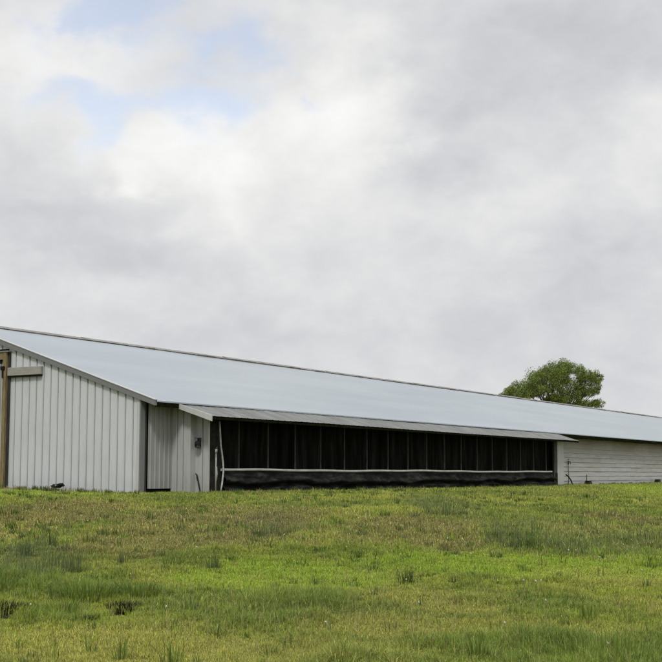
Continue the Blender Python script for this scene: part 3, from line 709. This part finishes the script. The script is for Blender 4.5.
def lawn(name, cand, a0, a1, dens, hs, ws, label):
    x, y, t = scatter(cand, a0, a1, ANG, dens); n = len(x)
    A, B, (br, bt, blu, stw, lush) = field(x, y)
    clump = fbm(x*2.6, y*2.6, 11, 3); clump2 = fbm(x*.7, y*.7, 15, 3); fine = fbm(x*9, y*9, 19, 2)
    h = rng.uniform(.5, 1.3, n)*hs*(.45+.9*sstep(.35, .75, clump)+.5*sstep(.35, .7, fine))
    h *= 1+1.2*lush*sstep(.40, .62, fbm(x*1.7, y*1.7, 33, 3))+.5*blu*sstep(.35, .65, clump)-.3*bt-.25*stw*(1-lush)
    near = sstep(6, 1.5, Dist(x, y)); h *= 1-.15*near
    P = np.stack([x, y, ground_z(x, y)], 1)
    lean = np.clip(np.abs(rng.normal(.6, .38, n)), .05, 1.45)
    wid = rng.uniform(.6, 1.5, n)*ws*np.clip(t/13, .8, 2.6); h *= 1-.7*sstep(0, .3, np.maximum(pits(x+Fh[0]*.5, y+Fh[1]*.5), pits(x+Fh[0]*.3, y+Fh[1]*.3)))
    # colours of the blades: young green, mature green, straw, reddish weed
    g1 = np.array([.255, .300, .040]); g2 = np.array([.145, .190, .036]); g3 = np.array([.135, .170, .060]); s1 = np.array([.42, .375, .15]); r1 = np.array([.215, .155, .075]); y1 = np.array([.38, .37, .075])
    k = sstep(.3, .7, fbm(x*.55, y*.55, 27, 4)*.6+clump*.4); c = g1*(1-k[:, None])+g2*k[:, None]
    def mixin(c, q, f): return c*(1-f[:, None])+q*f[:, None]
    c = mixin(c, y1, np.clip(sstep(.48, .72, clump2)*.5+.45*stw, 0, .8)); c = mixin(c, np.array([.275, .380, .036]), bt*.75); c = mixin(c, g3, blu*.6); c = mixin(c, np.array([.150, .215, .038]), lush*.65)
    u = rng.random(n); ps = .14+.30*stw*sstep(.3, .6, fine+.1)+.04*br+.05*near; isS = u < ps
    c[isS] = s1*rng.uniform(.45, 1.2, (isS.sum(), 1)); c[isS] = mixin(c[isS], y1, stw[isS]*.5); lean[isS] += .45
    isR = (u > ps) & (u < ps+.06+.58*br); c[isR] = mixin(c[isR], r1, rng.uniform(.5, 1, isR.sum())); h[isR] *= .85
    c *= rng.uniform(.6, 1.9, (n, 1)); c[:, 0] *= rng.uniform(.84, 1.10, n)
    tag(blades_mesh(name, P, h, wid, np.clip(lean, .05, 1.45), rng.uniform(0, 6.283, n), c), label, 'grass', kind='stuff')
lawn('grass', 1500000, 7.5, 19, lambda t: np.clip(1.0-.2*(t-10)/9, .5, 1), .055, .0042, 'mixed green and straw coloured meadow grass in the foreground')
lawn('grass', 1000000, 18.6, 36, lambda t: np.clip(1.0-.2*(t-18)/18, .4, 1), .055, .0045, 'rough green meadow grass on the slope up to the barn')
lawn('grass', 800000, 35.6, 75, lambda t: np.clip(1.0-.3*(t-36)/40, .4, 1), .06, .0052, 'distant yellow green grass along the far board wall')
# tall thin stalks, seed stems
def stalks(n_c, regions, hs, col, wid, label):
    xs = []; ys = []
    for (p, n) in regions:
        a, b, ra, rb = p; A = a+rng.normal(0, .5, n)*ra; B = b+rng.normal(0, .5, n)*rb
        xs.append(CAM[0]+A*Fh[0]+B*Rh[0]); ys.append(CAM[1]+A*Fh[1]+B*Rh[1])
    x = np.concatenate(xs); y = np.concatenate(ys); m_ = Dist(x, y) > 1.6; x, y = x[m_], y[m_]; n = len(x)
    c = col*rng.uniform(.7, 1.3, (n, 1)); P = np.stack([x, y, ground_z(x, y)], 1)
    tag(blades_mesh('tall_grass', P, rng.uniform(.6, 1.3, n)*hs, np.full(n, wid)*rng.uniform(.7, 1.3, n), np.abs(rng.normal(.12, .16, n)), rng.uniform(0, 6.28, n), c), label, 'tall grass', kind='stuff')
stalks(0, [(patch(-20, 80, 560, 600), 120), (patch(470, 660, 516, 548), 260), (patch(405, 470, 495, 520), 140), (patch(15, 60, 540, 575), 160), (patch(600, 662, 500, 530), 120), (patch(480, 520, 530, 550), 120), (patch(250, 300, 505, 535), 70)],
       .27, np.array([.115, .145, .065]), .006, 'thin blue green rushes standing taller than the meadow')
stalks(0, [(patch(-10, 662, 500, 662), 1100), (patch(-10, 662, 585, 662), 900)], .17, np.array([.33, .29, .14]), .0045, 'scattered pale seed stalks over the whole meadow')

# small darker clumps and coarse bright ones mixed through the sward
def clumps(ncl, a0, a1, hs, wid, cols, label, wallside=False):
    t = np.sqrt(rng.uniform(a0**2, a1**2, ncl)); th = rng.uniform(-ANG, ANG, ncl)
    cx = CAM[0]+t*(np.cos(th)*Fh[0]+np.sin(th)*Rh[0]); cy = CAM[1]+t*(np.cos(th)*Fh[1]+np.sin(th)*Rh[1])
    if wallside:                                                  # weeds along the foot of the walls
        k = ncl//3; cx = np.concatenate([rng.uniform(-.75, -.12, k), rng.uniform(1.4, 28.2, k), rng.uniform(28.3, 60, ncl-2*k)]); cy = np.concatenate([rng.uniform(-.1, 8, k), -1.18-.5*rng.random(k)**2, -.2-.6*rng.random(ncl-2*k)**2])
    m_ = (Dist(cx, cy) > 1.8) | wallside; cx, cy = cx[m_], cy[m_]; nb = rng.integers(10, 34, len(cx)); size = rng.uniform(.5, 1.3, len(cx)); ci = rng.integers(0, len(cols), len(cx))
    I = np.repeat(np.arange(len(cx)), nb); n = len(I); az_ = rng.uniform(0, 6.28, n); rr = np.sqrt(rng.random(n))*.085*size[I]
    P = np.stack([cx[I]+rr*np.cos(az_), cy[I]+rr*np.sin(az_), np.zeros(n)], 1); P[:, 2] = ground_z(P[:, 0], P[:, 1])
    tt = np.hypot(P[:, 0]-CAM[0], P[:, 1]-CAM[1])
    c = np.array(cols)[ci][I]*rng.uniform(.5, 1.5, (n, 1)); h = hs*size[I]*rng.uniform(.4, 1.15, n)
    tag(blades_mesh('tall_grass', P, h, wid*rng.uniform(.7, 1.4, n)*np.clip(tt/13, .8, 2.2), np.clip(rr/.085*.6+rng.normal(0, .25, n), .02, 1.3), az_+rng.normal(0, .5, n), c), label, 'tall grass', kind='stuff')
clumps(900, 8, 22, .13, .0055, [(.085, .14, .022), (.12, .19, .028), (.07, .11, .03), (.26, .36, .04), (.30, .30, .08)], 'small coarse clumps of darker grass dotted through the near meadow')
clumps(900, 20, 40, .14, .006, [(.08, .13, .022), (.11, .17, .028), (.08, .11, .035), (.30, .28, .09)], 'small coarse clumps of darker grass dotted over the slope')
clumps(330, 20, 40, .12, .006, [(.08, .13, .022), (.13, .19, .03), (.26, .22, .10), (.12, .13, .05)], 'weeds growing along the foot of the barn walls', True)
# distinct tufts one can point at
def tuft(u, v, n, hgt, rad, spread, col, label, wid=.007, name='grass_tuft', group='tufts standing out in the meadow'):
    a = ahead(v); b = (u-331)/1299.91*a; cx_ = CAM[0]+a*Fh[0]+b*Rh[0]; cy_ = CAM[1]+a*Fh[1]+b*Rh[1]; cz_ = float(ground_z(cx_, cy_))
    az_ = rng.uniform(0, 6.283, n); rr = rad*np.sqrt(rng.random(n)); P = np.stack([cx_+rr*np.cos(az_)*1.0, cy_+rr*np.sin(az_), np.zeros(n)], 1); P[:, 2] = ground_z(P[:, 0], P[:, 1])
    c = np.array(col)*rng.uniform(.55, 1.35, (n, 1))
    h = hgt*rng.uniform(.35, 1.15, n); lean = np.clip((rr/rad)*spread+rng.normal(0, .22, n), .02, 1.3)
    o = blades_mesh(name, P, h, wid*rng.uniform(.7, 1.3, n), lean, az_+rng.normal(0, .5, n), c, None, (cx_, cy_, cz_))
    o.location = (cx_, cy_, cz_); tag(o, label, 'tuft', group)
G_, D_, B_ = (.145, .205, .036), (.070, .115, .022), (.095, .130, .047)
tuft(405, 584, 90, .26, .10, .75, D_, 'fan shaped dark tuft alone on the bright green band, right of centre')
tuft(92, 597, 700, .25, .42, .8, G_, 'wide lush tuft left of the right-hand dark hollow')
tuft(140, 596, 420, .22, .28, .8, G_, 'lush tuft on the right side of the dark hollow at lower left')
tuft(66, 611, 420, .17, .26, .8, G_, 'arching green tuft between the two dark hollows at lower left')
tuft(5, 592, 420, .22, .30, .8, G_, 'green tuft at the photo left edge above the left dark hollow')
tuft(58, 575, 70, .36, .18, .25, B_, 'upright blue green rush tuft, left of the pair at left')
tuft(75, 578, 64, .34, .14, .25, B_, 'upright blue green rush tuft, right of the pair at left')
tuft(30, 560, 70, .30, .10, .2, B_, 'thin rush tuft nearest the left edge below the gable')
tuft(54, 548, 60, .26, .08, .2, B_, 'thin rush tuft behind the pair at left')
tuft(125, 568, 50, .24, .08, .25, B_, 'small thin tuft right of the rush pair')
tuft(215, 569, 60, .24, .08, .3, B_, 'small dark upright tuft below the lean-to end')
tuft(14, 521, 160, .20, .30, .7, D_, 'low dark tuft near the left edge below the gable door')
tuft(195, 609, 60, .2, .1, .4, B_, 'small tuft right of the lower left lush band')
tuft(527, 538, 260, .24, .40, .6, D_, 'dark round clump in the blue green strip at right')
tuft(500, 532, 180, .22, .28, .6, D_, 'smaller dark clump left of the round one in the blue green strip')
tuft(568, 545, 90, .30, .22, .3, B_, 'tall bluish tuft in the blue green strip, right of the round dark clump')
tuft(640, 530, 110, .30, .35, .4, B_, 'tall bluish tuft near the right edge')
tuft(440, 512, 120, .34, .40, .4, B_, 'bluish tall tuft below the curtained opening')
tuft(592, 505, 110, .3, .5, .4, B_, 'bluish tuft on the slope below the board wall')
tuft(583, 612, 60, .24, .1, .4, G_, 'small upright tuft in the straw coloured foreground at right')
tuft(270, 535, 90, .26, .25, .4, B_, 'dull green tuft in the brown patch below the opening')
tuft(475, 655, 60, .26, .08, .9, G_, 'spreading wide bladed tuft at the lower edge right of centre', .010)
tuft(125, 655, 34, .26, .07, .7, G_, 'upright tuft at the lower left edge of the photo')
tuft(176, 657, 40, .27, .09, .6, G_, 'upright tuft at the lower edge, left of centre')
tuft(95, 650, 22, .22, .05, .6, G_, 'thin tuft left of the upright one at the lower left edge')
tuft(355, 556, 90, .16, .16, .6, D_, 'low tuft in the bright band left of the fan shaped one')
tuft(600, 655, 420, .26, .5, .6, G_, 'broad bright green tuft at the lower right corner')
tuft(28, 490, 60, .2, .08, .5, D_, 'little weed growing at the foot of the gable wall', group='weeds at the wall foot')

K_ = (.020, .026, .010)  # near-black blade colour painting the shade between the tufts
tuft(10, 608, 400, .10, .20, .8, K_, 'grass clump painted dark as shade in the dark hollow at the photo left edge', group='clumps painted dark as shade')
tuft(30, 607, 260, .085, .13, .8, K_, 'smaller grass clump painted dark as shade just right of the one at the left edge', group='clumps painted dark as shade')
tuft(128, 606, 420, .10, .18, .8, K_, 'grass clump painted dark as shade between two lush green tufts at lower left', group='clumps painted dark as shade')
tuft(93, 621, 160, .07, .09, .7, K_, 'tiny grass clump painted dark as shade in front of the lush tufts at lower left', group='clumps painted dark as shade')
# dandelion clocks and clover heads: pale dots
def flower():
    q_ = MB(); q_.tube([(0, 0, 0), (.004, .003, .08), (.006, .004, .15)], .003, 5); 
    bm = bmesh.new(); bmesh.ops.create_icosphere(bm, subdivisions=2, radius=.013)
    for v in bm.verts: v.co *= 1+random.uniform(-.25, .2)
    bmesh.ops.translate(bm, vec=(.006, .004, .162), verts=bm.verts); h_ = MB(); h_.bm(bm)
    return q_, h_
m_stem = mat('flower_stem', (.13, .15, .05), .7); m_head = mat('pale_seed_head', (.40, .39, .31), .8)
spots = [(37, 603), (25, 519), (164, 545), (235, 521), (12, 512), (262, 527), (348, 551), (405, 577), (523, 577), (536, 578), (565, 552), (573, 547), (595, 556), (533, 579), (663, 602), (605, 645), (503, 623), (168, 609),
         (240, 510), (285, 540), (300, 503), (148, 512), (380, 530), (447, 541), (420, 600), (620, 537), (640, 566), (90, 530), (200, 553), (330, 620), (470, 560), (545, 595)]
st, hd = flower(); base_fl = None
for i, (u, v) in enumerate(spots):
    a = ahead(v+8*(v > 560)+3); b = (u-331)/1299.91*a; x = CAM[0]+a*Fh[0]+b*Rh[0]; y = CAM[1]+a*Fh[1]+b*Rh[1]
    if base_fl is None:
        r0 = empty('dandelion', (0, 0, 0)); s0 = st.build('stem', m_stem, r0); h0 = hd.build('seed_head', m_head, r0, True); base_fl = (r0, s0, h0); r = r0
    else:
        r = base_fl[0].copy(); COL.objects.link(r)
        for o_ in base_fl[1:]:
            c_ = o_.copy(); COL.objects.link(c_); c_.parent = r
    r.location = (x, y, float(ground_z(x, y))-.01); r.rotation_euler = (random.uniform(-.2, .2), random.uniform(-.2, .2), random.uniform(0, 6))
    s = random.uniform(.6, 1.0); r.scale = (s, s, random.uniform(.8, 1.1))
    tag(r, 'small pale dandelion seed head standing in the meadow grass', 'dandelion', 'dandelion heads dotted over the meadow')
